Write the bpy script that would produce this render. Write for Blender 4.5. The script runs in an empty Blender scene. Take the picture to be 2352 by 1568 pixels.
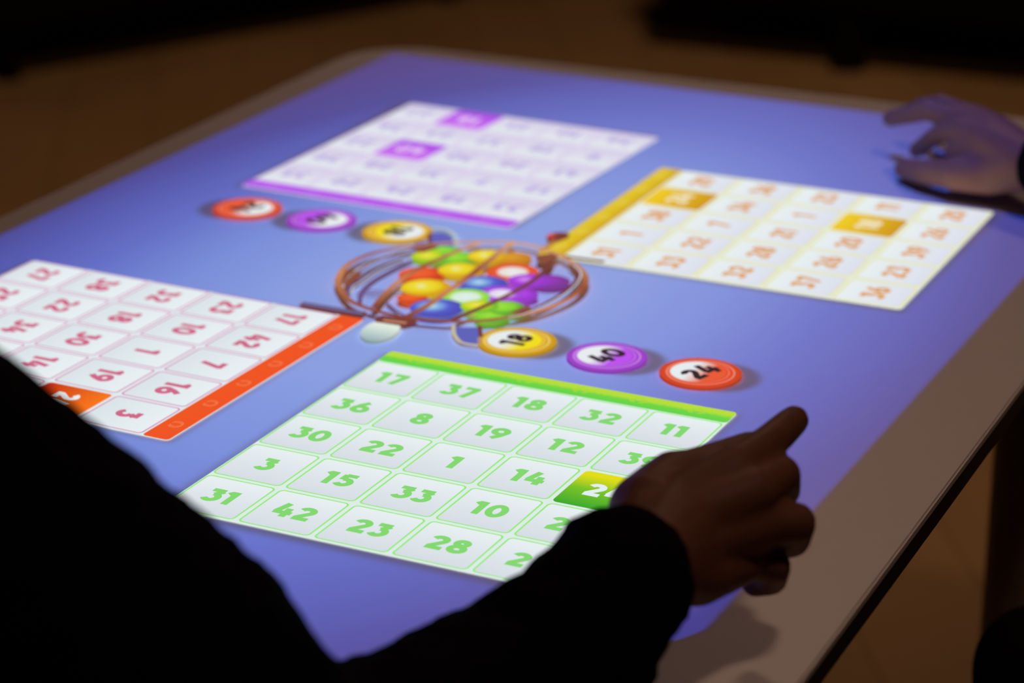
import bpy, bmesh, math, random
from mathutils import Vector, Matrix
random.seed(7)
PI = math.pi
C = bpy.context.scene.collection
S = bpy.context.scene
TZ = 0.75            # table top height
U = 0.29             # one card width in metres

# ------------------------------------------------------------------ camera
cam_d = bpy.data.cameras.new('camera'); cam = bpy.data.objects.new('camera', cam_d); C.objects.link(cam)
Rm = Matrix(((0.8991847, -0.1552041, 0.4091193), (0.4375682, 0.3168091, -0.8415260), (0.0009956, 0.9357049, 0.3527823)))
cam.matrix_world = Matrix.Translation((0.941777, -1.822541, 0.721852 + TZ)) @ Rm.to_4x4()
cam_d.sensor_width = 36; cam_d.lens = 89.176
cam_d.clip_start = 0.05; cam_d.clip_end = 60
cam_d.dof.use_dof = True; cam_d.dof.focus_distance = 1.77; cam_d.dof.aperture_fstop = 4.4
cam_d.dof.aperture_blades = 0
S.camera = cam

# ------------------------------------------------------------------ world, exposure
w = bpy.data.worlds.new('world'); S.world = w; w.use_nodes = True
w.node_tree.nodes['Background'].inputs[0].default_value = (1.0, 0.62, 0.42, 1)
w.node_tree.nodes['Background'].inputs[1].default_value = 0.004
S.view_settings.view_transform = 'Standard'; S.view_settings.look = 'None'
S.view_settings.exposure = 0.0; S.view_settings.gamma = 1.0
try: S.view_settings.use_curve_mapping = False
except Exception: pass

def lin(c):
    r = []
    for v in c[:3]:
        v = v / 255.0
        r.append(v / 12.92 if v <= 0.04045 else ((v + 0.055) / 1.055) ** 2.4)
    return tuple(r) + (1.0,)

# ------------------------------------------------------------------ room lamp and added floor fill
WARM = (1.0, 0.60, 0.44)
def area(name, loc, target, size, power, col=WARM):
    d = bpy.data.lights.new(name, 'AREA'); d.shape = 'DISK'; d.size = size; d.energy = power; d.color = col
    o = bpy.data.objects.new(name, d); C.objects.link(o); o.location = loc
    o.rotation_euler = (Vector(target) - Vector(loc)).to_track_quat('-Z', 'Y').to_euler()
    return o
area('ceiling_lamp_near', (1.0, -0.40, 2.72), (0.45, -0.2, 0.75), 0.24, 4.7)
area('fill_lamp_back', (-0.5, 2.3, 2.72), (-0.5, 2.2, 0.0), 0.4, 9.6)  # second lamp, added to brighten the far floor and give a second shadow streak

# the projector above the table: its beam carries the blue playing field
PH = 2.2             # projector height above the table top
pd = bpy.data.lights.new('projector', 'SPOT'); pd.energy = 264.0; pd.spot_size = math.radians(56); pd.spot_blend = 0.0
pd.shadow_soft_size = 0.003; pd.color = (1, 1, 1)
proj = bpy.data.objects.new('projector_beam', pd); C.objects.link(proj); proj.location = (0, 0, TZ + PH)
pd.use_nodes = True
nt = pd.node_tree; nt.nodes.clear()
def N(t, **k):
    n = nt.nodes.new(t)
    for a, b in k.items(): setattr(n, a, b)
    return n
def M(op, a, b=None, c=None, clamp=False):
    n = N('ShaderNodeMath', operation=op, use_clamp=clamp)
    for i, v in enumerate((a, b, c)):
        if v is None: continue
        if isinstance(v, (int, float)): n.inputs[i].default_value = v
        else: nt.links.new(v, n.inputs[i])
    return n.outputs[0]
tc = N('ShaderNodeTexCoord'); sp = N('ShaderNodeSeparateXYZ'); nt.links.new(tc.outputs['Normal'], sp.inputs[0])
az = M('ABSOLUTE', sp.outputs[2])
px = M('MULTIPLY', M('DIVIDE', sp.outputs[0], az), PH)
py = M('MULTIPLY', M('DIVIDE', sp.outputs[1], az), PH)
def sstep(v, lo, hi):           # 0 below lo, 1 above hi
    n = N('ShaderNodeMapRange', interpolation_type='SMOOTHSTEP'); nt.links.new(v, n.inputs[0])
    n.inputs[1].default_value = lo; n.inputs[2].default_value = hi
    return n.outputs[0]
def boxd(cx, cy, hx, hy):
    ax = M('SUBTRACT', M('ABSOLUTE', M('SUBTRACT', px, cx)), hx)
    ay = M('SUBTRACT', M('ABSOLUTE', M('SUBTRACT', py, cy)), hy)
    qx = M('MAXIMUM', ax, 0.0); qy = M('MAXIMUM', ay, 0.0)
    out = M('SQRT', M('ADD', M('MULTIPLY', qx, qx), M('MULTIPLY', qy, qy)))
    return M('ADD', out, M('MINIMUM', M('MAXIMUM', ax, ay), 0.0))
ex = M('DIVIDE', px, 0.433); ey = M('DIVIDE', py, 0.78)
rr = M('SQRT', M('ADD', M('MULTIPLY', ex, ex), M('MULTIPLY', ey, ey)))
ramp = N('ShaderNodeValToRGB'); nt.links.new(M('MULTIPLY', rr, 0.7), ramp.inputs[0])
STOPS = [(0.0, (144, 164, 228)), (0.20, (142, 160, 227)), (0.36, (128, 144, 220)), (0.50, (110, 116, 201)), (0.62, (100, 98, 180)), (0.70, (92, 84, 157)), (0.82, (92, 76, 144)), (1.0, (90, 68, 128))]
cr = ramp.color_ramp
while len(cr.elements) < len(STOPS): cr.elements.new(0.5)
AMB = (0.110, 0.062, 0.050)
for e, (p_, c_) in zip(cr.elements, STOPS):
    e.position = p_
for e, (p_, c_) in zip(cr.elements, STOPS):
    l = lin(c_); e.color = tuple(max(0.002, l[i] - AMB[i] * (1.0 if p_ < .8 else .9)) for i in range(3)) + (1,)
inside = M('SUBTRACT', 1.0, sstep(boxd(0.001, 0.0, 0.432, 0.686), -0.001, 0.0015))
# the game's drawn drop shadows under cards and balls, put into the beam pattern
dark = None
for cx, cy, hx, hy in [(0.1763, -0.335, 0.146, 0.165), (-0.1703, 0.333, 0.145, 0.165), (-0.197, -0.2534, 0.165, 0.141), (0.197, 0.2514, 0.165, 0.145)]:
    s = M('SUBTRACT', 1.0, sstep(boxd(cx, cy, hx, hy), -0.004, 0.012))
    dark = s if dark is None else M('MAXIMUM', dark, s)
dark = M('MULTIPLY', dark, 0.72)
circ = None
for k in (0.3795, 0.6535, 0.928):
    for sg in (1, -1):
        cx, cy = sg * (k * U + 0.016), sg * (-0.3555 * U + 0.003)
        dx = M('SUBTRACT', px, cx); dy = M('SUBTRACT', py, cy)
        d = M('SQRT', M('ADD', M('MULTIPLY', dx, dx), M('MULTIPLY', dy, dy)))
        s = M('SUBTRACT', 1.0, sstep(d, 0.026, 0.036))
        circ = s if circ is None else M('MAXIMUM', circ, s)
dark = M('MAXIMUM', dark, M('MULTIPLY', circ, 0.72))
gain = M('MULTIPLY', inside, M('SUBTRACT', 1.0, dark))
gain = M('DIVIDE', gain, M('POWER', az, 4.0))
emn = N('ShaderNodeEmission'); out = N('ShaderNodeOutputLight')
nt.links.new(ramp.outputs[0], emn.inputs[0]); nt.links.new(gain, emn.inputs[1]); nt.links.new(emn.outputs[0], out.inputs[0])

# ------------------------------------------------------------------ materials
def mat(name, rgb, rough=0.6, spec=0.3, noise=None, bump=None, scale=40):
    m = bpy.data.materials.new(name); m.use_nodes = True; t = m.node_tree; b = t.nodes['Principled BSDF']
    b.inputs['Roughness'].default_value = rough; b.inputs['Specular IOR Level'].default_value = spec
    tcn = t.nodes.new('ShaderNodeTexCoord')
    nz = t.nodes.new('ShaderNodeTexNoise'); nz.inputs['Scale'].default_value = scale; nz.inputs['Detail'].default_value = 4
    t.links.new(tcn.outputs['Object'], nz.inputs['Vector'])
    a = noise if noise is not None else 0.06
    mx = t.nodes.new('ShaderNodeMix'); mx.data_type = 'RGBA'
    mx.inputs[6].default_value = tuple(v * (1 - a) for v in rgb[:3]) + (1,)
    mx.inputs[7].default_value = tuple(min(1, v * (1 + a)) for v in rgb[:3]) + (1,)
    t.links.new(nz.outputs[0], mx.inputs[0]); t.links.new(mx.outputs[2], b.inputs['Base Color'])
    if bump:
        bp = t.nodes.new('ShaderNodeBump'); bp.inputs['Strength'].default_value = bump; bp.inputs['Distance'].default_value = 0.002
        t.links.new(nz.outputs[0], bp.inputs['Height']); t.links.new(bp.outputs[0], b.inputs['Normal'])
    return m
def glow(name, stops, mode='flat', ang=0.0, noise=0.0):  # surface emission stands in for the projector's light on the picture
    """projected picture colour: stops = [(pos, rgb255)]; mode flat / lin (generated v) / linx / rad"""
    m = bpy.data.materials.new(name); m.use_nodes = True; t = m.node_tree; t.nodes.clear()
    o = t.nodes.new('ShaderNodeOutputMaterial'); e = t.nodes.new('ShaderNodeEmission'); t.links.new(e.outputs[0], o.inputs[0])
    if mode == 'flat':
        e.inputs[0].default_value = lin(stops[0][1]); return m
    tcn = t.nodes.new('ShaderNodeTexCoord'); mp = t.nodes.new('ShaderNodeMapping'); gr = t.nodes.new('ShaderNodeTexGradient')
    r = t.nodes.new('ShaderNodeValToRGB')
    t.links.new(tcn.outputs['Generated'], mp.inputs[0])
    if mode == 'lin': mp.inputs['Rotation'].default_value = (0, 0, -PI / 2)
    if mode == 'rad':
        gr.gradient_type = 'SPHERICAL'
        mp.inputs['Location'].default_value = (-1.0 + ang, -1.0 - ang * 0.4, 0); mp.inputs['Scale'].default_value = (2, 2, 0)
    src = mp.outputs[0]
    if noise:
        nz = t.nodes.new('ShaderNodeTexNoise'); nz.inputs['Scale'].default_value = 9; nz.inputs['Detail'].default_value = 3
        mul = t.nodes.new('ShaderNodeVectorMath'); mul.operation = 'MULTIPLY'; mul.inputs[1].default_value = (8, 1, 1)
        t.links.new(tcn.outputs['Generated'], mul.inputs[0]); t.links.new(mul.outputs[0], nz.inputs['Vector'])
        sb = t.nodes.new('ShaderNodeMath'); sb.operation = 'MULTIPLY_ADD'; sb.inputs[1].default_value = noise; sb.inputs[2].default_value = -noise / 2
        t.links.new(nz.outputs[0], sb.inputs[0])
        add = t.nodes.new('ShaderNodeVectorMath'); add.operation = 'ADD'
        t.links.new(mp.outputs[0], add.inputs[0]); t.links.new(sb.outputs[0], add.inputs[1]); src = add.outputs[0]
    t.links.new(src, gr.inputs[0]); t.links.new(gr.outputs[0], r.inputs[0])
    cr = r.color_ramp
    while len(cr.elements) < len(stops): cr.elements.new(0.5)
    for el, (p_, c_) in zip(cr.elements, stops): el.position = p_
    for el, (p_, c_) in zip(cr.elements, stops): el.color = lin(c_)
    t.links.new(r.outputs[0], e.inputs[0])
    return m

# ------------------------------------------------------------------ object helpers
def link(name, me, mats, parent=None):
    o = bpy.data.objects.new(name, me); C.objects.link(o)
    for m in (mats if isinstance(mats, (list, tuple)) else [mats]):
        if m.name not in [x.name for x in me.materials if x]: me.materials.append(m)
    if parent is not None: o.parent = parent
    return o
def obj(name, bm, mats, parent=None, smooth=False):
    me = bpy.data.meshes.new(name); bm.normal_update(); bm.to_mesh(me); bm.free()
    if smooth:
        for p in me.polygons: p.use_smooth = True
    return link(name, me, mats, parent)
def thing(name, label, cat, loc=(0, 0, 0), rz=0, group=None):
    o = bpy.data.objects.new(name, None); C.objects.link(o); o.location = loc; o.rotation_euler = (0, 0, rz)
    o.empty_display_size = 0.05
    return tag(o, label, cat, group)
def tag(o, label, cat, group=None):
    o['label'] = label; o['category'] = cat
    if group: o['group'] = group
    return o
def bx(bm, x0, x1, y0, y1, z0, z1, bev=0.0, mi=0):
    r = bmesh.ops.create_cube(bm, size=1.0)
    vs = r['verts']
    for v in vs: v.co = Vector(((x0 + x1) / 2 + v.co.x * (x1 - x0), (y0 + y1) / 2 + v.co.y * (y1 - y0), (z0 + z1) / 2 + v.co.z * (z1 - z0)))
    if bev:
        es = list({e for v in vs for e in v.link_edges})
        bmesh.ops.bevel(bm, geom=es, offset=bev, segments=3, affect='EDGES', profile=0.5)
def poly(bm, pts, z=0.0, mi=0):
    vs = [bm.verts.new((x, y, z)) for x, y in pts]
    f = bm.faces.new(vs); f.material_index = mi
    if f.calc_area() > 0:
        f.normal_update()
        if f.normal.z < 0: f.normal_flip()
    return f
def rrect(x0, x1, y0, y1, r, n=5):
    out = []
    for cx, cy, a0 in ((x1 - r, y1 - r, 0), (x0 + r, y1 - r, 90), (x0 + r, y0 + r, 180), (x1 - r, y0 + r, 270)):
        for i in range(n + 1):
            a = math.radians(a0 + 90 * i / n); out.append((cx + r * math.cos(a), cy + r * math.sin(a)))
    return out
def ring(bm, outer, inner, z, mi=0):
    n = len(outer); a = [bm.verts.new((x, y, z)) for x, y in outer]; b = [bm.verts.new((x, y, z)) for x, y in inner]
    for i in range(n):
        f = bm.faces.new((a[i], a[(i + 1) % n], b[(i + 1) % n], b[i])); f.material_index = mi
        f.normal_update()
        if f.normal.z < 0: f.normal_flip()
def circle(cx, cy, r, n=40): return [(cx + r * math.cos(2 * PI * i / n), cy + r * math.sin(2 * PI * i / n)) for i in range(n)]
def smooth_line(pts, n=6):
    out = []
    P = [pts[0]] + list(pts) + [pts[-1]]
    for i in range(1, len(P) - 2):
        p0, p1, p2, p3 = P[i - 1], P[i], P[i + 1], P[i + 2]
        for k in range(n):
            t = k / n
            out.append(tuple(0.5 * ((2 * p1[d]) + (-p0[d] + p2[d]) * t + (2 * p0[d] - 5 * p1[d] + 4 * p2[d] - p3[d]) * t * t + (-p0[d] + 3 * p1[d] - 3 * p2[d] + p3[d]) * t ** 3) for d in range(len(p1))))
    out.append(tuple(pts[-1])); return out
def stroke(bm, pts, wd, z, mi=0, joints=True, closed=False):
    """flat ribbon along a polyline with mitred joints"""
    n = len(pts); L = []; R = []
    for i in range(n):
        if closed: a = pts[(i - 1) % (n - 1)] if i in (0, n - 1) and False else pts[max(i - 1, 0)]; b = pts[min(i + 1, n - 1)]
        else: a = pts[max(i - 1, 0)]; b = pts[min(i + 1, n - 1)]
        if closed and i in (0, n - 1): a = pts[n - 2]; b = pts[1]
        d1 = Vector((pts[i][0] - a[0], pts[i][1] - a[1])); d2 = Vector((b[0] - pts[i][0], b[1] - pts[i][1]))
        if d1.length < 1e-9: d1 = d2
        if d2.length < 1e-9: d2 = d1
        d1.normalize(); d2.normalize(); n1 = Vector((-d1.y, d1.x)); n2 = Vector((-d2.y, d2.x)); m = n1 + n2
        if m.length < 0.2: m = n1.copy()
        m.normalize(); k = min(1.6, 1 / max(0.3, m.dot(n1)))
        L.append((pts[i][0] + m.x * wd / 2 * k, pts[i][1] + m.y * wd / 2 * k)); R.append((pts[i][0] - m.x * wd / 2 * k, pts[i][1] - m.y * wd / 2 * k))
    vl = [bm.verts.new((x, y, z)) for x, y in L]; vr = [bm.verts.new((x, y, z)) for x, y in R]
    for i in range(n - 1):
        f = bm.faces.new((vr[i], vr[i + 1], vl[i + 1], vl[i])); f.material_index = mi

# numerals in a heavy wide poster face, drawn from strokes
def arc(cx, cy, rx, ry, a0, a1, n=14):
    return [(cx + rx * math.cos(math.radians(a0 + (a1 - a0) * i / n)), cy + ry * math.sin(math.radians(a0 + (a1 - a0) * i / n))) for i in range(n + 1)]
GL = {
 '0': (7.6, [arc(3.4, 5, 2.4, 3.8, 0, 360, 28)]),
 '1': (5.0, [[(0.2, 7.6), (1.2, 8.8), (2.6, 8.8)], [(2.5, 10), (2.5, 0)]]),
 '2': (7.4, [arc(3.3, 6.9, 2.1, 1.95, 165, -40, 12) + [(1.6, 1.7)], [(0.7, 1.2), (6.3, 1.2)]]),
 '3': (7.2, [[(0.9, 8.8), (5.6, 8.8)], [(5.3, 8.4), (3.0, 5.7)], arc(3.0, 3.55, 2.3, 2.35, 95, -150, 14)]),
 '4': (7.6, [[(3.1, 10), (1.3, 3.2)], [(0.4, 3.1), (7.0, 3.1)], [(4.9, 6.6), (4.9, 0)]]),
 '5': (7.2, [[(5.8, 8.8), (1.7, 8.8)], [(1.9, 9.2), (1.7, 5.2)], arc(3.0, 3.5, 2.3, 2.3, 115, -150, 14)]),
 '6': (7.4, [arc(3.5, 3.4, 2.3, 2.2, 0, 360, 24), [(4.6, 9.7), (2.6, 7.0), (1.4, 4.2)]]),
 '7': (6.8, [[(0.5, 8.8), (6.0, 8.8)], [(5.2, 9.0), (2.4, 0)]]),
 '8': (7.4, [arc(3.4, 7.3, 1.75, 1.6, 0, 360, 22), arc(3.4, 3.1, 2.2, 1.95, 0, 360, 22)]),
 '9': (7.4, [arc(3.3, 6.6, 2.3, 2.2, 0, 360, 24), [(2.2, 0.3), (4.2, 3.0), (5.4, 5.8)]]),
}
_num = {}
def numeral_mesh(s, h, key):
    k = (s, round(h, 4), key)
    if k in _num: return _num[k]
    bm = bmesh.new(); sc = h / 10.0; tot = sum(GL[c][0] for c in s) - 0.8; x = -tot / 2
    for j, c in enumerate(s):
        for q, st in enumerate(GL[c][1]):
            cl = len(st) > 20
            stroke(bm, [((x + px_) * sc, (py_ - 5) * sc) for px_, py_ in st], 2.45 * sc, 0.0, closed=cl)
        x += GL[c][0]
    me = bpy.data.meshes.new('numeral'); bm.to_mesh(me); bm.free(); _num[k] = me
    return me

# ------------------------------------------------------------------ the room
def floor_mat():
    m = bpy.data.materials.new('brown_floor'); m.use_nodes = True; t = m.node_tree; b = t.nodes['Principled BSDF']
    b.inputs['Roughness'].default_value = 0.55; b.inputs['Specular IOR Level'].default_value = 0.2
    tcn = t.nodes.new('ShaderNodeTexCoord'); br = t.nodes.new('ShaderNodeTexBrick')
    br.inputs['Scale'].default_value = 1.0; br.inputs['Brick Width'].default_value = 1.4; br.inputs['Row Height'].default_value = 0.19
    br.inputs['Mortar Size'].default_value = 0.004
    br.inputs['Color1'].default_value = (0.78, 0.50, 0.20, 1); br.inputs['Color2'].default_value = (0.72, 0.46, 0.17, 1); br.inputs['Mortar'].default_value = (0.60, 0.38, 0.14, 1)
    nz = t.nodes.new('ShaderNodeTexNoise'); nz.inputs['Scale'].default_value = 3.0
    mx = t.nodes.new('ShaderNodeMix'); mx.data_type = 'RGBA'; mx.blend_type = 'MULTIPLY'; mx.inputs[0].default_value = 0.35
    rot = t.nodes.new('ShaderNodeMapping'); rot.inputs['Rotation'].default_value = (0, 0, math.radians(58))
    t.links.new(tcn.outputs['Object'], rot.inputs[0]); t.links.new(rot.outputs[0], br.inputs['Vector']); t.links.new(rot.outputs[0], nz.inputs['Vector'])
    t.links.new(br.outputs[0], mx.inputs[6]); t.links.new(nz.outputs[0], mx.inputs[7]); t.links.new(mx.outputs[2], b.inputs['Base Color'])
    return m
bm = bmesh.new(); bx(bm, -7, 5, -4, 7.5, -0.05, 0.0)
fl = obj('floor', bm, floor_mat()); fl['kind'] = 'structure'
wall_m = mat('dim_wall_paint', (0.10, 0.075, 0.055), 0.8, 0.1)
for nm, b6 in (('wall_back', (-7, 5, 7.5, 7.6, 0, 3.0)), ('wall_front', (-7, 5, -4.1, -4.0, 0, 3.0)), ('wall_left', (-7.1, -7.0, -4, 7.5, 0, 3.0)), ('wall_right', (5.0, 5.1, -4, 7.5, 0, 3.0)), ('ceiling', (-7, 5, -4, 7.5, 3.0, 3.1))):
    bm = bmesh.new(); bx(bm, *b6); o = obj(nm, bm, wall_m); o['kind'] = 'structure'

# ------------------------------------------------------------------ table
white = mat('white_laminate', (0.80, 0.79, 0.78), 0.42, 0.3, noise=0.015, scale=60)
edge_m = mat('dark_edge_band', (0.035, 0.028, 0.024), 0.5, 0.2)
leg_m = mat('dark_leg_paint', (0.30, 0.24, 0.16), 0.5, 0.3)
tb = thing('table', 'long white table with rounded corners and a dark edge, lit by the projected game', 'table', (0.018, -0.02, 0), math.radians(1.1))
def slab(pts, z0, z1, bev):
    bm = bmesh.new(); f = poly(bm, pts, z0)
    r = bmesh.ops.extrude_face_region(bm, geom=[f]); 
    for v in [g for g in r['geom'] if isinstance(g, bmesh.types.BMVert)]: v.co.z = z1
    bmesh.ops.recalc_face_normals(bm, faces=bm.faces)
    if bev:
        es = [e for e in bm.edges if all(abs(v.co.z - z1) < 1e-6 for v in e.verts)]
        bmesh.ops.bevel(bm, geom=es, offset=bev, segments=3, affect='EDGES')
    return bm
TX, TY, TR = 0.482, 0.752, 0.085
obj('tabletop', slab(rrect(-TX, TX, -TY, TY, TR, 14), TZ - 0.006, TZ, 0.0015), white, tb)
o = obj('edge_band', slab(rrect(-TX + .001, TX - .001, -TY + .001, TY - .001, TR, 14), TZ - 0.023, TZ - 0.006, 0.0), edge_m, tb); o['label'] = 'dark brown edge of the table top'
for sx in (-1, 1):
    for sy in (-1, 1):
        bm = bmesh.new(); bmesh.ops.create_cone(bm, segments=32, radius1=.034, radius2=.034, depth=TZ - .023, cap_ends=True, matrix=Matrix.Translation((sx * .376, sy * .52, (TZ - .023) / 2)))
        bmesh.ops.create_cone(bm, segments=32, radius1=.042, radius2=.042, depth=.012, cap_ends=True, matrix=Matrix.Translation((sx * .376, sy * .52, .006)))
        obj('leg', bm, leg_m, tb)

# ------------------------------------------------------------------ bingo cards (projected pictures, flat on the table)
CW, CH, HD, W = 0.2041 * U, 0.2145 * U, 0.0785 * U, 1.018 * U
H = HD + 5 * CH
Z0 = TZ + 0.0006
def card(label, loc, rz, sc, nums, called, col):
    t = thing('bingo_card', label, 'bingo card', (loc[0] * U, loc[1] * U, Z0), rz, 'projected bingo cards'); t.scale = (sc[0], sc[1], 1)
    bm = bmesh.new(); poly(bm, rrect(-W / 2, W / 2, -H, 0, 0.004), 0.0)
    obj('card_face', bm, col['bg'], t)
    bm = bmesh.new(); poly(bm, rrect(-W / 2, W / 2, -HD, 0, 0.0035), 0.0004, 0)
    for k in range(6):          # pale flourishes printed along the band
        cx = -W / 2 + W * (k + 0.6) / 6.2; q = HD * 0.22
        for a in (-1, 1):
            stroke(bm, [(cx + a * q * .2 + a * q * math.cos(math.radians(g)), -HD * .5 + q * math.sin(math.radians(g))) for g in range(-60, 241, 30)], 0.0011, 0.0006, 1)
    obj('header_band', bm, [col['band'], col['flourish']], t)
    for i in range(5):
        for j in range(5):
            cx = (j - 2) * CW; cy = -HD - (i + .5) * CH; n = nums[i][j]
            hit = (i, j) in called
            hw, hh = CW / 2 - 0.0016, CH / 2 - 0.0016
            bm = bmesh.new()
            if hit: poly(bm, rrect(-hw, hw, -hh, hh, 0.004), 0.0)
            else:
                poly(bm, rrect(-hw + .001, hw - .001, -hh + .001, hh - .001, 0.0034), 0.0, 0)
                ring(bm, rrect(-hw, hw, -hh, hh, 0.0042), rrect(-hw + .0014, hw - .0014, -hh + .0014, hh - .0014, 0.0031), 0.0001, 1)
            c = obj('number_square', bm, [col['hit']] if hit else [col['cell'], col['line']], t); c.location = (cx, cy, 0.0004)
            if hit: c['label'] = 'called number square filled with colour'
            nm = link('numeral', numeral_mesh(n, 0.0215, col['name'] + str(hit)), col['hitnum'] if hit else col['num'], c)
            nm.location = (0, 0.0, 0.0004)
    return t
def F(n, c): return glow(n, [(0, c)])
green = dict(name='g', bg=F('green_card_ground', (222, 236, 232)), band=glow('green_band', [(0.0, (98, 212, 70)), (0.42, (112, 214, 72)), (0.62, (178, 222, 60)), (1, (190, 222, 52))], 'lin', noise=0.35),
             flourish=F('green_flourish', (168, 216, 66)), cell=glow('green_cell', [(0, (214, 220, 228)), (1, (232, 240, 242))], 'lin'), line=F('green_line', (150, 234, 122)),
             num=F('green_number', (132, 216, 112)), hit=glow('green_hit', [(0, (58, 170, 48)), (0.5, (120, 195, 40)), (0.9, (226, 222, 24))], 'lin'), hitnum=F('white_number_green', (226, 238, 240)))
red = dict(name='r', bg=F('red_card_ground', (224, 234, 236)), band=glow('red_band', [(0, (238, 88, 36)), (1, (240, 84, 38))], 'lin', noise=0.3), flourish=F('red_flourish', (242, 122, 78)),
           cell=glow('red_cell', [(0, (218, 228, 232)), (1, (232, 240, 242))], 'lin'), line=F('pink_line', (214, 134, 184)), num=F('pink_number', (208, 104, 138)),
           hit=glow('red_hit', [(0, (196, 44, 22)), (1, (250, 120, 30))], 'lin'), hitnum=F('white_number_red', (236, 238, 240)))
purple = dict(name='p', bg=F('purple_card_ground', (226, 226, 238)), band=glow('purple_band', [(0, (190, 104, 236)), (1, (176, 88, 232))], 'lin', noise=0.3), flourish=F('purple_flourish', (198, 124, 238)),
              cell=glow('purple_cell', [(0, (214, 206, 232)), (0.6, (224, 224, 236)), (1, (228, 236, 238))], 'lin'), line=F('purple_line', (212, 184, 232)), num=F('purple_number', (190, 174, 224)),
              hit=glow('purple_hit', [(0, (172, 70, 232)), (1, (206, 118, 240))], 'lin'), hitnum=F('pale_number_purple', (232, 200, 240)))
yellow = dict(name='y', bg=F('yellow_card_ground', (228, 236, 222)), band=glow('yellow_band', [(0, (208, 164, 36)), (0.5, (222, 190, 40)), (1, (228, 200, 52))], 'lin', noise=0.3), flourish=F('yellow_flourish', (232, 210, 90)),
              cell=glow('yellow_cell', [(0, (220, 224, 238)), (1, (232, 240, 240))], 'lin'), line=F('yellow_line', (234, 222, 128)), num=F('orange_number', (224, 160, 92)),
              hit=glow('yellow_hit', [(0, (208, 152, 30)), (1, (242, 206, 40))], 'lin'), hitnum=F('pale_number_yellow', (240, 232, 200)))
card('white bingo card with green numbers and a green band, nearest the dark-sleeved hand', (.6079, -.5676), 0, (1.0, .996),
     [['17', '37', '18', '32', '11'], ['36', '8', '19', '12', '39'], ['30', '22', '1', '14', '24'], ['3', '15', '33', '10', '29'], ['31', '42', '23', '28', '27']], {(2, 4)}, green)
card('white bingo card with pink numbers and a red-orange band, at the left', (-.098, -.8738), math.radians(-90.8), (.975, 1.004),
     [['17', '42', '7', '16', '3'], ['23', '10', '1', '19', '24'], ['32', '18', '30', '14', '40'], ['38', '22', '34', '5', '9'], ['27', '25', '11', '36', '21']], {(1, 4)}, red)
card('white bingo card with faint purple numbers and a purple band, farthest away', (-.5872, .5615), math.radians(178.8), (.984, 1.006),
     [['33', '18', '24', '29', '35'], ['12', '7', '31', '28', '39'], ['41', '26', '30', '40', '22'], ['9', '19', '37', '23', '34'], ['36', '10', '21', '18', '27']], {(2, 3), (4, 3)}, purple)
card('white bingo card with orange numbers and a yellow band, at the right', (.0956, .8668), math.radians(90.8), (.999, 1.0),
     [['31', '1', '38', '24', '29'], ['33', '22', '7', '34', '36'], ['32', '28', '21', '1', '23'], ['37', '26', '20', '18', '11'], ['36', '23', '39', '26', '20']], {(0, 3), (3, 3)}, yellow)

# ------------------------------------------------------------------ numbered balls beside the cage
ZB = TZ + 0.0022
BC = {'yellow': ((222, 168, 36), (240, 222, 36), (236, 214, 120)), 'purple': ((168, 74, 214), (190, 84, 238), (206, 140, 232)), 'red': ((226, 78, 44), (232, 92, 56), (236, 142, 120))}
_bm = {}
for k, (rim, body, rg) in BC.items():  # drawn white highlight and darker rim are painted into the ball colours
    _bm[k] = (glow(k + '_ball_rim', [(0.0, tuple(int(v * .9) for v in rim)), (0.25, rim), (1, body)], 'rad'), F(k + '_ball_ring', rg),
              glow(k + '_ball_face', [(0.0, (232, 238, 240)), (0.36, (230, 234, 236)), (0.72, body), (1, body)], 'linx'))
ink = F('black_number', (58, 40, 44))
def ball(x, y, colr, num, rz, tilt, label):
    t = thing('bingo_ball', label, 'bingo ball', (x * U, y * U, ZB), rz, 'numbered bingo balls in two rows')
    r = 0.111 * U
    bm = bmesh.new(); poly(bm, circle(0, 0, r, 56)); obj('ball_disc', bm, _bm[colr][0], t)
    bm = bmesh.new(); ring(bm, circle(0, 0, r * .84, 56), circle(0, 0, r * .80, 56), 0.0003); obj('rim_line', bm, _bm[colr][1], t)
    bm = bmesh.new(); ring(bm, circle(-r * .04, 0, r * .74, 56), circle(-r * .04, 0, r * .72, 56), 0.0004); obj('rim_line', bm, _bm[colr][1], t)
    bm = bmesh.new(); poly(bm, circle(-r * .06, 0, r * .68, 56), 0.0004); obj('number_face', bm, _bm[colr][2], t)
    n = link('numeral', numeral_mesh(num, 0.0215, 'ink'), ink, t); n.location = (0, 0, 0.0009); n.rotation_euler = (0, 0, tilt)
for x, c, n, tl, lb in ((.3795, 'yellow', '18', 88, 'yellow ball numbered 18 touching the near side of the cage'), (.6535, 'purple', '40', 78, 'purple ball numbered 40 between the yellow 18 and red 24 balls'),
                        (.928, 'red', '24', 72, 'red ball numbered 24 with a black number, right end of the near row')):
    ball(x, -.3555, c, n, 0, math.radians(tl), lb)
for x, c, n, tl, lb in ((.3795, 'yellow', '18', 88, 'blurred yellow ball beyond the cage, nearest to it in the far row'), (.6535, 'purple', '40', 78, 'blurred purple ball between red and yellow ones in the far row'),
                        (.928, 'red', '24', 72, 'blurred red ball at the left end of the far row')):
    ball(-x, .3555, c, n, PI, math.radians(tl), lb)

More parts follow.
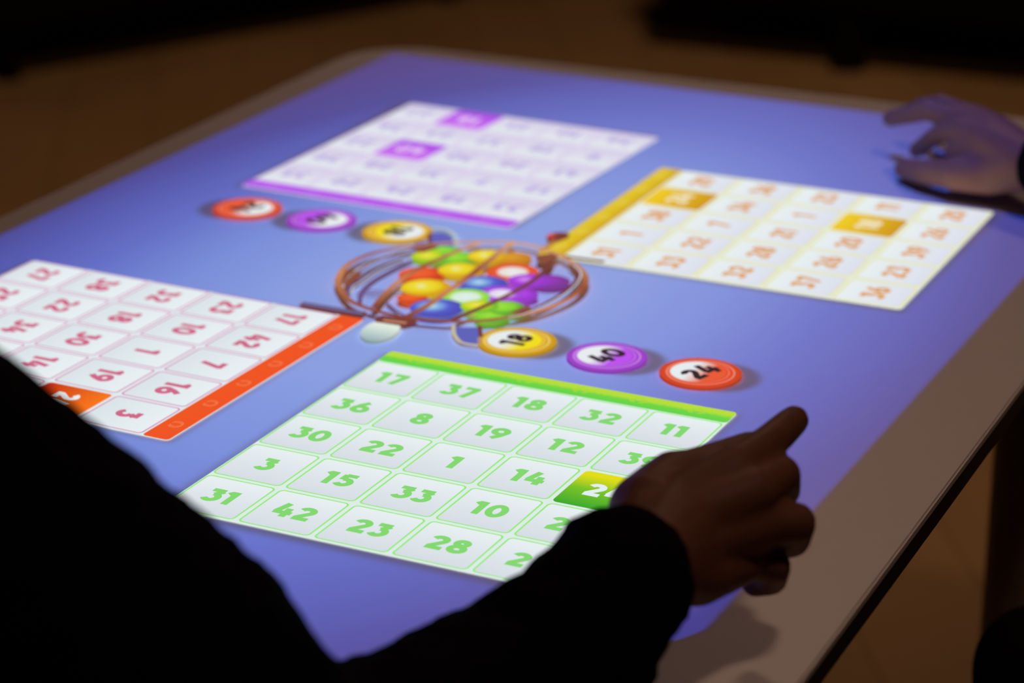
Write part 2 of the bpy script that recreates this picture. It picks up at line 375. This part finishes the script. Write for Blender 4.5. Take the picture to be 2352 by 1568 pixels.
# ------------------------------------------------------------------ bingo cage (picture) and the balls in it
cage = thing('bingo_cage', 'round copper wire bingo cage full of coloured balls, centre of the table', 'bingo cage', (0, 0, TZ + 0.0022))
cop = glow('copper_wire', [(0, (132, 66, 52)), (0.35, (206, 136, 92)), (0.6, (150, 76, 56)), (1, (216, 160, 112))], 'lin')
cop2 = F('dark_copper', (120, 62, 58)); hi_m = F('wire_highlight', (206, 214, 226)); back_m = F('back_wire', (112, 84, 130)); shade_m = F('blue_cage_shadow', (98, 100, 186))
def sc_(pts): return [(x * U, y * U) for x, y in pts]
def wire(name, pts, wd, m, z, hl=None, closed=False):
    bm = bmesh.new(); P = smooth_line(sc_(pts), 6)
    stroke(bm, P, wd * U, z, 0, closed=closed)
    if hl:
        stroke(bm, [(x + hl * U, y) for x, y in P], wd * U * .35, z + .0002, 1)
    return obj(name, bm, [m, hi_m] if hl else m, cage)
for pl in ([(0.175, -0.331), (0.244, -0.31), (0.301, -0.421), (0.246, -0.43), (0.209, -0.394)], [(-0.286, 0.396), (-0.244, 0.409), (-0.199, 0.378), (-0.152, 0.297), (-0.214, 0.259)],
           [(-0.264, 0.228), (-0.277, 0.28), (-0.253, 0.307), (-0.221, 0.256)]):
    bm = bmesh.new(); poly(bm, sc_(pl)); obj('stand_shadow', bm, shade_m, cage)  # the cage's drawn shadow at its stand, painted as flat blue fills
wire('stand_loop', [(0.163, -0.318), (0.185, -0.36), (0.207, -0.395), (0.249, -0.435), (0.299, -0.434)], .012, F('stand_wire', (196, 184, 160)), .0003)
wire('stand_loop', [(0.234, -0.296), (0.277, -0.373)], .012, cop2, .0003)
wire('stand_loop', [(-0.305, 0.433), (-0.26, 0.44), (-0.198, 0.394), (-0.143, 0.301)], .016, F('stand_wire_far', (176, 190, 206)), .0003)
wire('stand_loop', [(-0.281, 0.383), (-0.213, 0.253)], .012, cop2, .0003)
# rods
bm = bmesh.new(); pl = sc_([(-0.300, -0.372), (-0.106, -0.366)]); stroke(bm, sc_([(-.312, -.357), (-.104, -.352)]), .034 * U, 0.0003, 0); stroke(bm, sc_([(-.306, -.357), (-.110, -.352)]), .018 * U, .0005, 1)
obj('axle_rod', bm, [cop2, F('rod_grey_blue', (104, 106, 158))], cage)
bm = bmesh.new(); stroke(bm, sc_([(.150, .361), (.322, .370)]), .022 * U, 0.0003, 0); stroke(bm, sc_([(.160, .363), (.312, .369)]), .008 * U, .0005, 1)
obj('axle_rod', bm, [F('rod_dark', (92, 62, 70)), F('rod_brown', (168, 130, 110))], cage)
# glass handle, copper cup, red handle
glass = glow('glass_handle', [(0, (150, 176, 186)), (0.4, (196, 214, 208)), (0.75, (228, 238, 226)), (1, (206, 222, 206))], 'lin')
bm = bmesh.new(); poly(bm, sc_([(.052 * math.cos(a) + .0 - .01 * math.sin(a), -.45 + .085 * math.sin(a) + .0) for a in [2 * PI * i / 32 for i in range(32)]]), .0004); obj('crank_knob', bm, glass, cage)
bm = bmesh.new(); poly(bm, sc_([(-.045, -.40), (.045, -.395), (.066, -.352), (.05, -.335), (-.05, -.342), (-.062, -.36)]), .0007); stroke(bm, sc_([(-.03, -.378), (.04, -.37)]), .014 * U, .0009, 1)
obj('handle_cup', bm, [cop2, F('cup_light', (204, 140, 104))], cage)
bm = bmesh.new(); poly(bm, sc_([(.034 * math.cos(a) + .094, .528 + .045 * math.sin(a)) for a in [2 * PI * i / 28 for i in range(28)]]), .0004); stroke(bm, sc_([(.078, .50), (.07, .54)]), .022 * U, .0006, 1)
obj('crank_knob', bm, [F('knob_brown', (128, 62, 50)), F('knob_red', (214, 70, 62))], cage)
wire('crank_arm', [(0.112, 0.502), (0.105, 0.43), (0.112, 0.368)], .022, F('crank_gold', (186, 132, 60)), .0003)
# frame of the cage
OUT = [(-0.247, 0.206), (-0.287, 0.165), (-0.331, 0.080), (-0.340, -0.034), (-0.302, -0.156), (-0.246, -0.238), (-0.175, -0.307), (-0.079, -0.345), (0.029, -0.358), (0.149, -0.335), (0.22, -0.301), (0.278, -0.244), (0.340, -0.161), (0.376, -0.038), (0.380, 0.07), (0.354, 0.164), (0.300, 0.244), (0.221, 0.310), (0.168, 0.342), (0.092, 0.372), (0.018, 0.38), (-0.058, 0.352), (-0.131, 0.310), (-0.195, 0.263), (-0.247, 0.206)]
wire('back_wire', [(-0.234, -0.218), (-0.256, -0.162), (-0.256, -0.122), (-0.261, 0.014), (-0.237, 0.125)], .012, back_m, .0003, .008)
wire('back_wire', [(-0.163, -0.276), (-0.204, -0.19), (-0.222, -0.091), (-0.218, 0.021), (-0.205, 0.126)], .014, back_m, .0003)
wire('back_wire', [(-0.215, -0.175), (-0.125, -0.152), (-.02, -.145)], .009, back_m, .0003); wire('back_wire', [(-.215, -.205), (-.12, -.19)], .007, back_m, .0003)
wire('back_wire', [(.06, -.335), (-.02, -.30), (-.094, -.242)], .009, back_m, .0003)
# caged balls
CB = [(-.155, .237, 'green'), (-.088, .198, 'green'), (-.168, .173, 'lime'), (.065, .273, 'orange'), (-.011, .25, 'yellow'), (.12, .152, 'red_white'), (-.111, .011, 'red'), (-.025, .094, 'yellow'),
      (.258, .117, 'violet'), (.201, .095, 'purple'), (.095, .01, 'blue'), (-.035, -.193, 'red'), (-.04, -.097, 'yellow'), (.237, -.034, 'purple'), (.181, -.048, 'purple_white'), (.102, -.12, 'green_white'),
      (.243, -.236, 'green'), (.072, -.244, 'blue'), (.248, -.157, 'green'), (.176, -.18, 'lime')]
BR = [.055, .062, .058, .055, .062, .078, .07, .068, .062, .062, .072, .045, .075, .052, .066, .07, .05, .078, .055, .055]
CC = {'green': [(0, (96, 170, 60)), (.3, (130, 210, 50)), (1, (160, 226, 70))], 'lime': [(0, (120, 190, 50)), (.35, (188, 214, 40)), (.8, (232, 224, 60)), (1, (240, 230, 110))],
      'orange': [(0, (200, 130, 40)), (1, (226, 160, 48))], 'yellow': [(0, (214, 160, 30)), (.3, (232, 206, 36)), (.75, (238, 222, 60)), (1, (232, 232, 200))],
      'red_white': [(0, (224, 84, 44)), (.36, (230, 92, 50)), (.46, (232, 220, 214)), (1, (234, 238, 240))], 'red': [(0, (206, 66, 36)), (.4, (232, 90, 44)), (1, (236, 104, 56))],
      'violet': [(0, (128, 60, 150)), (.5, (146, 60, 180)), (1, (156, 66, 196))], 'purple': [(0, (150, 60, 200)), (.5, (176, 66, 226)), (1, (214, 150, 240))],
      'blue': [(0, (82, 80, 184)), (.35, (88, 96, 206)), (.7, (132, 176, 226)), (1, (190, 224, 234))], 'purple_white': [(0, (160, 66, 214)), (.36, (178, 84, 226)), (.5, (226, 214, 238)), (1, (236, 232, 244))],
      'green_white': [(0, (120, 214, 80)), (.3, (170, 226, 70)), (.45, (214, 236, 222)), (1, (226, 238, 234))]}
CM = {k: glow('caged_' + k, v, 'rad', 0.0 if 'white' in k else 0.28) for k, v in CC.items()}  # gradients paint each caged ball's drawn highlight and shaded rim
CL = ['green ball at the far left edge of the caged heap', 'green ball behind the upper yellow balls in the cage', 'small yellow-green ball at the far left of the caged heap', 'orange ball at the far top of the caged heap',
      'yellow ball beside the orange one, top of the caged heap', 'red ball with a white spot, upper right in the cage', 'red-orange ball behind the large left yellow ball in the cage', 'yellow ball in the middle of the cage beside the red ones',
      'dark violet ball at the right edge of the caged heap', 'bright purple ball beside the dark violet one in the cage', 'blue ball at the centre of the cage', 'small red ball half hidden under the left yellow ball in the cage',
      'large yellow ball at the left side of the caged heap', 'purple ball at the lower right of the caged heap', 'purple ball with a white spot below the central blue ball in the cage', 'pale green and white ball below the central blue ball in the cage',
      'green ball lowest in the caged heap', 'blue ball at the near left of the caged heap', 'green ball at the near right of the caged heap', 'yellow-green ball between the near blue and green balls in the cage']
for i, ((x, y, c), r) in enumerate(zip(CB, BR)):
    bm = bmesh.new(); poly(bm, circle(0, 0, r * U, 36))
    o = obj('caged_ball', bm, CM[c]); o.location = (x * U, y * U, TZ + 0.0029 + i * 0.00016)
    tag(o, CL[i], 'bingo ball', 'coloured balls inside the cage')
ZF = 0.0042
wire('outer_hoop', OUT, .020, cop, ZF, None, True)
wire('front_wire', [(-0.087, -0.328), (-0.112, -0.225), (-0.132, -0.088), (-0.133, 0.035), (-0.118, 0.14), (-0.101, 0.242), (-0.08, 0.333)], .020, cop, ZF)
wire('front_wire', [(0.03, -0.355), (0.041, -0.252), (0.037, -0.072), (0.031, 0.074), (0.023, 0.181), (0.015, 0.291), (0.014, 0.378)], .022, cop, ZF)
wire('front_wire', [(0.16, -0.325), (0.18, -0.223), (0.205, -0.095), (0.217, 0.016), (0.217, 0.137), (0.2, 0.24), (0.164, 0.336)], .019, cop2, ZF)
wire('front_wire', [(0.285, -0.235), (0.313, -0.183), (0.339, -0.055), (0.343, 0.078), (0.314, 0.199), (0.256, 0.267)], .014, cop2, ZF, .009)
wire('front_wire', [(-.238, .19), (-.275, .08), (-.285, -.03), (-.27, -.15), (-.243, -.215)], .011, cop2, ZF, -.008)
brk = F('bracket_brown', (140, 80, 62))
for pl in ([(-.235, .20), (-.20, .255), (-.17, .235), (-.19, .17), (-.215, .165)], [(-.31, -.10), (-.30, -.06), (-.255, -.09), (-.25, -.20), (-.275, -.19)],
           [(.13, .30), (.165, .335), (.20, .31), (.185, .24), (.15, .25)], [(.30, -.19), (.33, -.14), (.30, -.12), (.275, -.20)]):
    bm = bmesh.new(); poly(bm, sc_(pl), ZF + .0002); obj('wire_bracket', bm, brk, cage)

# ------------------------------------------------------------------ people
def skin_mat(name, rgb):
    m = mat(name, rgb, 0.55, 0.25, noise=0.12, bump=0.25, scale=70)
    m.node_tree.nodes['Principled BSDF'].inputs['Subsurface Weight'].default_value = 0.0
    return m
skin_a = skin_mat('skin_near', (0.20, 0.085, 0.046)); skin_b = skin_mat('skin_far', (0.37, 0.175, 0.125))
knit = mat('black_knit', (0.006, 0.006, 0.007), 0.95, 0.02, noise=0.3, bump=0.6, scale=220)
cloth = mat('black_trousers', (0.010, 0.009, 0.009), 0.9, 0.05)
shoe_m = mat('dark_shoes', (0.02, 0.018, 0.016), 0.5, 0.3)
hair_m = mat('grey_hair', (0.22, 0.20, 0.18), 0.7, 0.2, noise=.4, scale=120)
def caps(bm, chain, seg=16):
    """chain = [(x,y,z,r), ...]: overlapping tapered capsules, z above the table top"""
    P = [(Vector(c[:3]) + Vector((0, 0, TZ)), c[3]) for c in chain]
    for i, (p, r) in enumerate(P):
        bmesh.ops.create_uvsphere(bm, u_segments=seg, v_segments=seg // 2 + 2, radius=r, matrix=Matrix.Translation(p))
        if i:
            q, rq = P[i - 1]; d = p - q
            if d.length < 1e-5: continue
            mtx = Matrix.Translation((p + q) / 2) @ d.to_track_quat('Z', 'Y').to_matrix().to_4x4()
            bmesh.ops.create_cone(bm, segments=seg, radius1=rq, radius2=r, depth=d.length, matrix=mtx, cap_ends=True)
def ell(bm, c, s, rz=0):
    bmesh.ops.create_uvsphere(bm, u_segments=24, v_segments=16, radius=1.0, matrix=Matrix.Translation((c[0], c[1], c[2] + TZ)) @ Matrix.Rotation(rz, 4, 'Z') @ Matrix.Diagonal((*s, 1)))
def fuse(name, bm, m, parent, vox, sm=4, disp=None):
    o = obj(name, bm, m, parent, True)
    r = o.modifiers.new('fuse', 'REMESH'); r.mode = 'VOXEL'; r.voxel_size = vox; r.use_smooth_shade = True
    s = o.modifiers.new('soften', 'SMOOTH'); s.factor = 0.5; s.iterations = sm
    if disp:
        tx = bpy.data.textures.new('knit_folds', 'CLOUDS'); tx.noise_scale = disp[0]; tx.noise_depth = 1
        d = o.modifiers.new('knit', 'DISPLACE'); d.texture = tx; d.strength = disp[1]; d.mid_level = 0.5; d.texture_coords = 'GLOBAL'
    return o
def head_parts(bm, c, f):
    """c = head centre, f = unit facing (x, y)"""
    a = math.atan2(f[1], f[0]); X = Vector((f[0], f[1], 0)); Yv = Vector((-f[1], f[0], 0)); c = Vector(c)
    ell(bm, c, (.092, .075, .105), a); ell(bm, c + X * .03 + Vector((0, 0, -.055)), (.06, .052, .055), a)
    ell(bm, c + X * .095 + Vector((0, 0, -.02)), (.018, .013, .026), a); ell(bm, c + X * .085 + Vector((0, 0, -.033)), (.02, .018, .012), a)
    ell(bm, c + X * .082 + Vector((0, 0, -.062)), (.012, .025, .007), a); ell(bm, c + X * .082 + Vector((0, 0, -.073)), (.012, .022, .007), a)
    for s in (-1, 1): ell(bm, c + Yv * .077 * s + Vector((0, 0, -.015)), (.018, .008, .03), a); ell(bm, c + X * .078 + Yv * .03 * s + Vector((0, 0, .02)), (.012, .02, .006), a)
def eyes(c, f, parent):
    c = Vector(c); X = Vector((f[0], f[1], 0)); Yv = Vector((-f[1], f[0], 0)); me = mat('eye_white', (.6, .58, .55), .2, .5)
    for s in (-1, 1):
        bm = bmesh.new(); q = c + X * .080 + Yv * .031 * s; ell(bm, q, (.011, .012, .009), 0); obj('eye', bm, me, parent, True)
def digit(bm, pts, rs): caps(bm, [(*p, r) for p, r in zip(pts, rs)], 18)

# ---- person nearest the camera: right hand over the table, facing +y
p1 = thing('person', 'person in black knitted sweater holding a hand above the green-banded card', 'person', (0, 0, 0))
bm = bmesh.new()
IX = [(0.4549, -0.5159, 0.118), (0.4622, -0.4806, 0.122), (0.4632, -0.4527, 0.122), (0.4618, -0.4339, 0.120)]
MI = [(0.4706, -0.5272, 0.110), (0.4747, -0.4916, 0.108), (0.4685, -0.4697, 0.088), (0.4591, -0.4677, 0.078)]
RI = [(0.4756, -0.5276, 0.090), (0.4905, -0.5072, 0.086), (0.4824, -0.4872, 0.065), (0.4705, -0.4847, 0.058)]
PI_ = [(0.4685, -0.5306, 0.067), (0.4817, -0.5179, 0.060), (0.4751, -0.5031, 0.044), (0.4647, -0.5012, 0.038)]
TH = [(0.4182, -0.5613, 0.105), (0.4162, -0.5050, 0.103), (0.4300, -0.4736, 0.103), (0.4400, -0.4515, 0.104)]
digit(bm, IX, (.0135, .0115, .0105, .0095)); digit(bm, MI, (.0135, .0125, .0115, .010)); digit(bm, RI, (.0130, .0128, .0115, .010)); digit(bm, PI_, (.0125, .0110, .0105, .009)); digit(bm, TH, (.017, .0135, .012, .0105))
wr = (0.4402, -0.6059, 0.092)
caps(bm, [(*wr, .028), (0.4350, -0.555, 0.105, .019), (*IX[0], .0145)]); caps(bm, [(*wr, .028), (0.4440, -0.560, 0.100, .0205), (*MI[0], .015)])
caps(bm, [(*wr, .028), (0.4497, -0.5621, 0.088, .0205), (*RI[0], .0150)]); caps(bm, [(*wr, .027), (0.4530, -0.5700, 0.072, .0200), (*PI_[0], .0145)])
caps(bm, [(*wr, .026), (0.4150, -0.5560, .098, .024), (0.4170, -0.5170, .100, .0215), (0.4330, -.4980, .105, .016)]); caps(bm, [(*TH[0], .019), (0.443, -0.535, .10, .017), (*RI[0], .014)]); caps(bm, [(*TH[1], .012), (0.44, -0.50, .105, .0125), (*IX[0], .013)])
caps(bm, [(*wr, .026), (0.4308, -0.631, 0.09, .027), (0.3933, -0.7081, 0.06, .034), (0.3576, -0.860, 0.06, .042), (0.2017, -0.9635, 0.27, .045), (0.03, -1.03, .30, .06)])
caps(bm, [(.03, -1.03, .27, .10), (.03, -1.08, .05, .12), (.03, -1.12, -.22, .13)]); caps(bm, [(.03, -1.03, .30, .055), (.04, -1.00, .44, .052)])
caps(bm, [(.03, -1.03, .28, .06), (-.15, -1.03, .26, .045), (-.20, -1.02, -.01, .038), (-.09, -.86, -.09, .026), (-.07, -.80, -.10, .024)])
for k in range(4): caps(bm, [(-.09 + .019 * k, -.79, -.10, .011), (-.085 + .019 * k, -.745, -.105, .0095), (-.083 + .018 * k, -.715, -.118, .0085)])
caps(bm, [(-.06, -.82, -.10, .014), (-.025, -.79, -.105, .011), (-.012, -.765, -.112, .009)])
head_parts(bm, (.045, -.965, .53), (.18, .98))
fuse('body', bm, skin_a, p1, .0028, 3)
eyes((.045, -.965, .53), (.18, .98), p1)
bm = bmesh.new(); ell(bm, (.035, -.985, .56), (.088, .098, .09), 0); ell(bm, (.03, -1.02, .51), (.080, .07, .09), 0); fuse('hair', bm, hair_m, p1, .006, 4)
bm = bmesh.new()
caps(bm, [(0.4308, -0.631, 0.09, .0425), (0.4223, -0.6683, 0.068, .049), (0.3933, -0.7081, 0.052, .047), (0.3620, -0.868, 0.054, .057), (.304, -.905, .13, .075), (0.2017, -0.9635, 0.26, .065), (.06, -1.03, .29, .09)], 24)
caps(bm, [(.03, -1.03, .25, .125), (.03, -1.08, .05, .15), (.03, -1.11, -.20, .155)], 24); caps(bm, [(.03, -1.03, .28, .09), (-.15, -1.03, .26, .065), (-.20, -1.02, -.01, .058), (-.10, -.88, -.085, .045)], 24)
caps(bm, [(.14, -1.02, .22, .085), (.14, -1.07, .02, .10)], 24)
sw = fuse('sweater', bm, knit, p1, .006, 3, (.018, .008)); sw['label'] = 'black knitted sweater'
bm = bmesh.new()
for s in (-1, 1): caps(bm, [(.03, -1.12, -.24, .135), (.03 + s * .09, -1.08, -.25, .085), (.03 + s * .11, -.70, -.24, .065), (.03 + s * .11, -.72, -.66, .048)], 20)
fuse('trousers', bm, cloth, p1, .009, 4)
for s in (-1, 1):
    bm = bmesh.new(); x = .03 + s * .11; caps(bm, [(x, -.74, -.705, .043), (x, -.66, -.712, .037), (x, -.58, -.718, .032)]); fuse('shoe', bm, shoe_m, p1, .006, 3)

# ---- person at the right side of the table, facing -x
p2 = thing('person', 'person in dark clothing at the right side, hand resting by the yellow card', 'person', (0, 0, 0))
bm = bmesh.new()
IX = [(0.3061, 0.46, 0.058), (0.2803, 0.4768, 0.047), (0.2622, 0.4963, 0.03), (0.2516, 0.504, 0.02)]
MI = [(0.29, 0.492, 0.06), (0.2621, 0.4971, 0.064), (0.2362, 0.5115, 0.052), (0.2161, 0.5273, 0.042)]
RI = [(0.293, 0.5109, 0.06), (0.2658, 0.5284, 0.062), (0.2384, 0.5546, 0.05), (0.2265, 0.5656, 0.04)]
PL = [(0.2996, 0.5341, 0.052), (0.2778, 0.5483, 0.052), (0.2531, 0.5815, 0.038), (0.243, 0.5937, 0.030)]
TH = [(0.3479, 0.4247, 0.03), (0.3149, 0.4232, 0.026), (0.2811, 0.4371, 0.020), (0.2543, 0.4582, 0.014)]
digit(bm, IX, (.011, .0095, .0085, .008)); digit(bm, MI, (.0115, .0105, .0095, .0085)); digit(bm, RI, (.011, .010, .009, .008)); digit(bm, PL, (.010, .009, .0085, .0075)); digit(bm, TH, (.016, .0145, .0125, .0105))
wr = (0.3800, 0.4206, 0.045)
for q, m in ((IX[0], (.343, .440, .055)), (MI[0], (.338, .455, .058)), (RI[0], (.338, .470, .056)), (PL[0], (.342, .480, .050))): caps(bm, [(*wr, .026), (*m, .019), (*q, .0125)])
caps(bm, [(*wr, .026), (*TH[0], .020), (*TH[1], .0165)]); caps(bm, [(*TH[0], .018), (.325, .445, .045, .016), (.306, .452, .040, .012)])
caps(bm, [(*wr, .026), (.46, .42, .045, .030), (.66, .44, .035, .038), (.82, .44, .27, .045), (.87, .26, .30, .06)])
caps(bm, [(.87, .26, .27, .10), (.90, .26, .05, .12), (.92, .26, -.22, .13)]); caps(bm, [(.87, .26, .30, .055), (.84, .26, .44, .052)])
caps(bm, [(.87, .26, .28, .06), (.86, .08, .26, .045), (.86, .03, -.01, .038), (.76, .10, -.12, .026), (.72, .11, -.13, .024)])
for k in range(4): caps(bm, [(.715, .085 + .018 * k, -.13, .011), (.675, .085 + .018 * k, -.135, .0095), (.65, .087 + .017 * k, -.147, .0085)])
caps(bm, [(.73, .14, -.13, .014), (.70, .165, -.135, .011), (.68, .172, -.14, .009)])
head_parts(bm, (.81, .26, .53), (-1, .0)); fuse('body', bm, skin_b, p2, .0028, 3); eyes((.81, .26, .53), (-1, 0), p2)
bm = bmesh.new(); ell(bm, (.825, .26, .56), (.098, .088, .09), 0); ell(bm, (.86, .26, .51), (.07, .08, .09), 0); fuse('hair', bm, hair_m, p2, .006, 4)
bm = bmesh.new()
caps(bm, [(.412, .408, .05, .036), (.47, .42, .052, .043), (.66, .44, .055, .05), (.82, .44, .27, .065), (.87, .30, .29, .09)], 24)
caps(bm, [(.87, .26, .25, .125), (.90, .26, .05, .15), (.91, .26, -.20, .155)], 24); caps(bm, [(.87, .26, .28, .09), (.86, .08, .26, .065), (.86, .03, -.01, .055), (.77, .10, -.115, .042)], 24)
o = fuse('sweater', bm, knit, p2, .006, 3, (.02, .004)); o['label'] = 'dark long-sleeved top'
bm = bmesh.new()
caps(bm, [(.92, .26, -.24, .135), (.88, .17, -.25, .085), (.505, .097, -.298, .056), (.52, .095, -.66, .045)], 20); caps(bm, [(.92, .26, -.24, .135), (.88, .35, -.25, .085), (.64, .42, -.27, .062), (.66, .42, -.66, .048)], 20)
fuse('trousers', bm, cloth, p2, .008, 4)
for x, y in ((.52, .095), (.66, .42)):
    bm = bmesh.new(); caps(bm, [(x + .02, y, -.705, .043), (x - .06, y, -.712, .037), (x - .14, y, -.718, .032)]); fuse('shoe', bm, shoe_m, p2, .006, 3)

# ------------------------------------------------------------------ dark furniture
blk = mat('black_leather', (0.010, 0.009, 0.009), 0.7, 0.05)
def chair(loc, rz, label):          # its sitter faces local +y
    t = thing('chair', label, 'chair', loc, rz, 'chairs at the table')
    bm = bmesh.new(); bx(bm, -.21, .21, -.20, .20, .335, .370, .012); obj('seat', bm, blk, t)
    bm = bmesh.new(); bx(bm, -.20, .20, -.245, -.225, .52, .80, .008); obj('backrest', bm, blk, t)
    for x in (-.19, .19):
        for y in (-.235, .185):
            bm = bmesh.new(); bx(bm, x - .014, x + .014, y - .014, y + .014, 0, .80 if y < 0 else .336, .003); obj('leg', bm, leg_m, t)
chair((.03, -1.12, 0), 0, 'black chair under the person in black knitted sweater')
chair((.925, .26, 0), PI / 2, 'black chair under the person at the right side of the table')
sf = thing('sofa', 'low black sofa on short legs standing far behind the table', 'sofa', (-1.32, 3.57, 0), math.radians(2.5))
bm = bmesh.new(); bx(bm, 0, 2.1, 0.0, .85, .13, .30, .03); obj('base', bm, blk, sf)
for k in range(2):
    bm = bmesh.new(); bx(bm, .17 + k * .885, .17 + k * .885 + .875, .0, .68, .30, .45, .04); obj('seat_cushion', bm, blk, sf)
bm = bmesh.new(); bx(bm, 0, 2.1, .66, .88, .30, .80, .05); obj('backrest', bm, blk, sf)
for x in (0, 1.94):
    bm = bmesh.new(); bx(bm, x, x + .16, 0, .82, .28, .62, .05); obj('armrest', bm, blk, sf)
for x, y in ((.47, .04), (.95, .04), (.47, .75), (1.75, .75), (1.75, .04)):
    bm = bmesh.new(); bmesh.ops.create_cone(bm, segments=20, radius1=.045, radius2=.028, depth=.13, cap_ends=True, matrix=Matrix.Translation((x, y, .065))); obj('leg', bm, blk, sf)
cb = thing('cabinet', 'low black cabinet far off at the upper left, beyond the brown floor', 'cabinet', (-2.50, 2.60, 0), math.radians(-25.5))
bm = bmesh.new(); bx(bm, -.5, 0, 0, 1.4, .12, .85, .008); obj('body', bm, blk, cb)
for k in range(2):
    bm = bmesh.new(); bx(bm, .0, .018, .015 + k * .69, .69 + k * .69, .14, .83, .004); d = obj('door', bm, blk, cb)
    bm = bmesh.new(); bx(bm, .018, .034, .62 + k * .08, .64 + k * .08, .42, .56, .003); obj('handle', bm, leg_m, d)
for x in (-.44, -.06):
    for y in (.08, 1.32):
        bm = bmesh.new(); bx(bm, x - .02, x + .02, y - .02, y + .02, 0, .12, .003); obj('leg', bm, blk, cb)
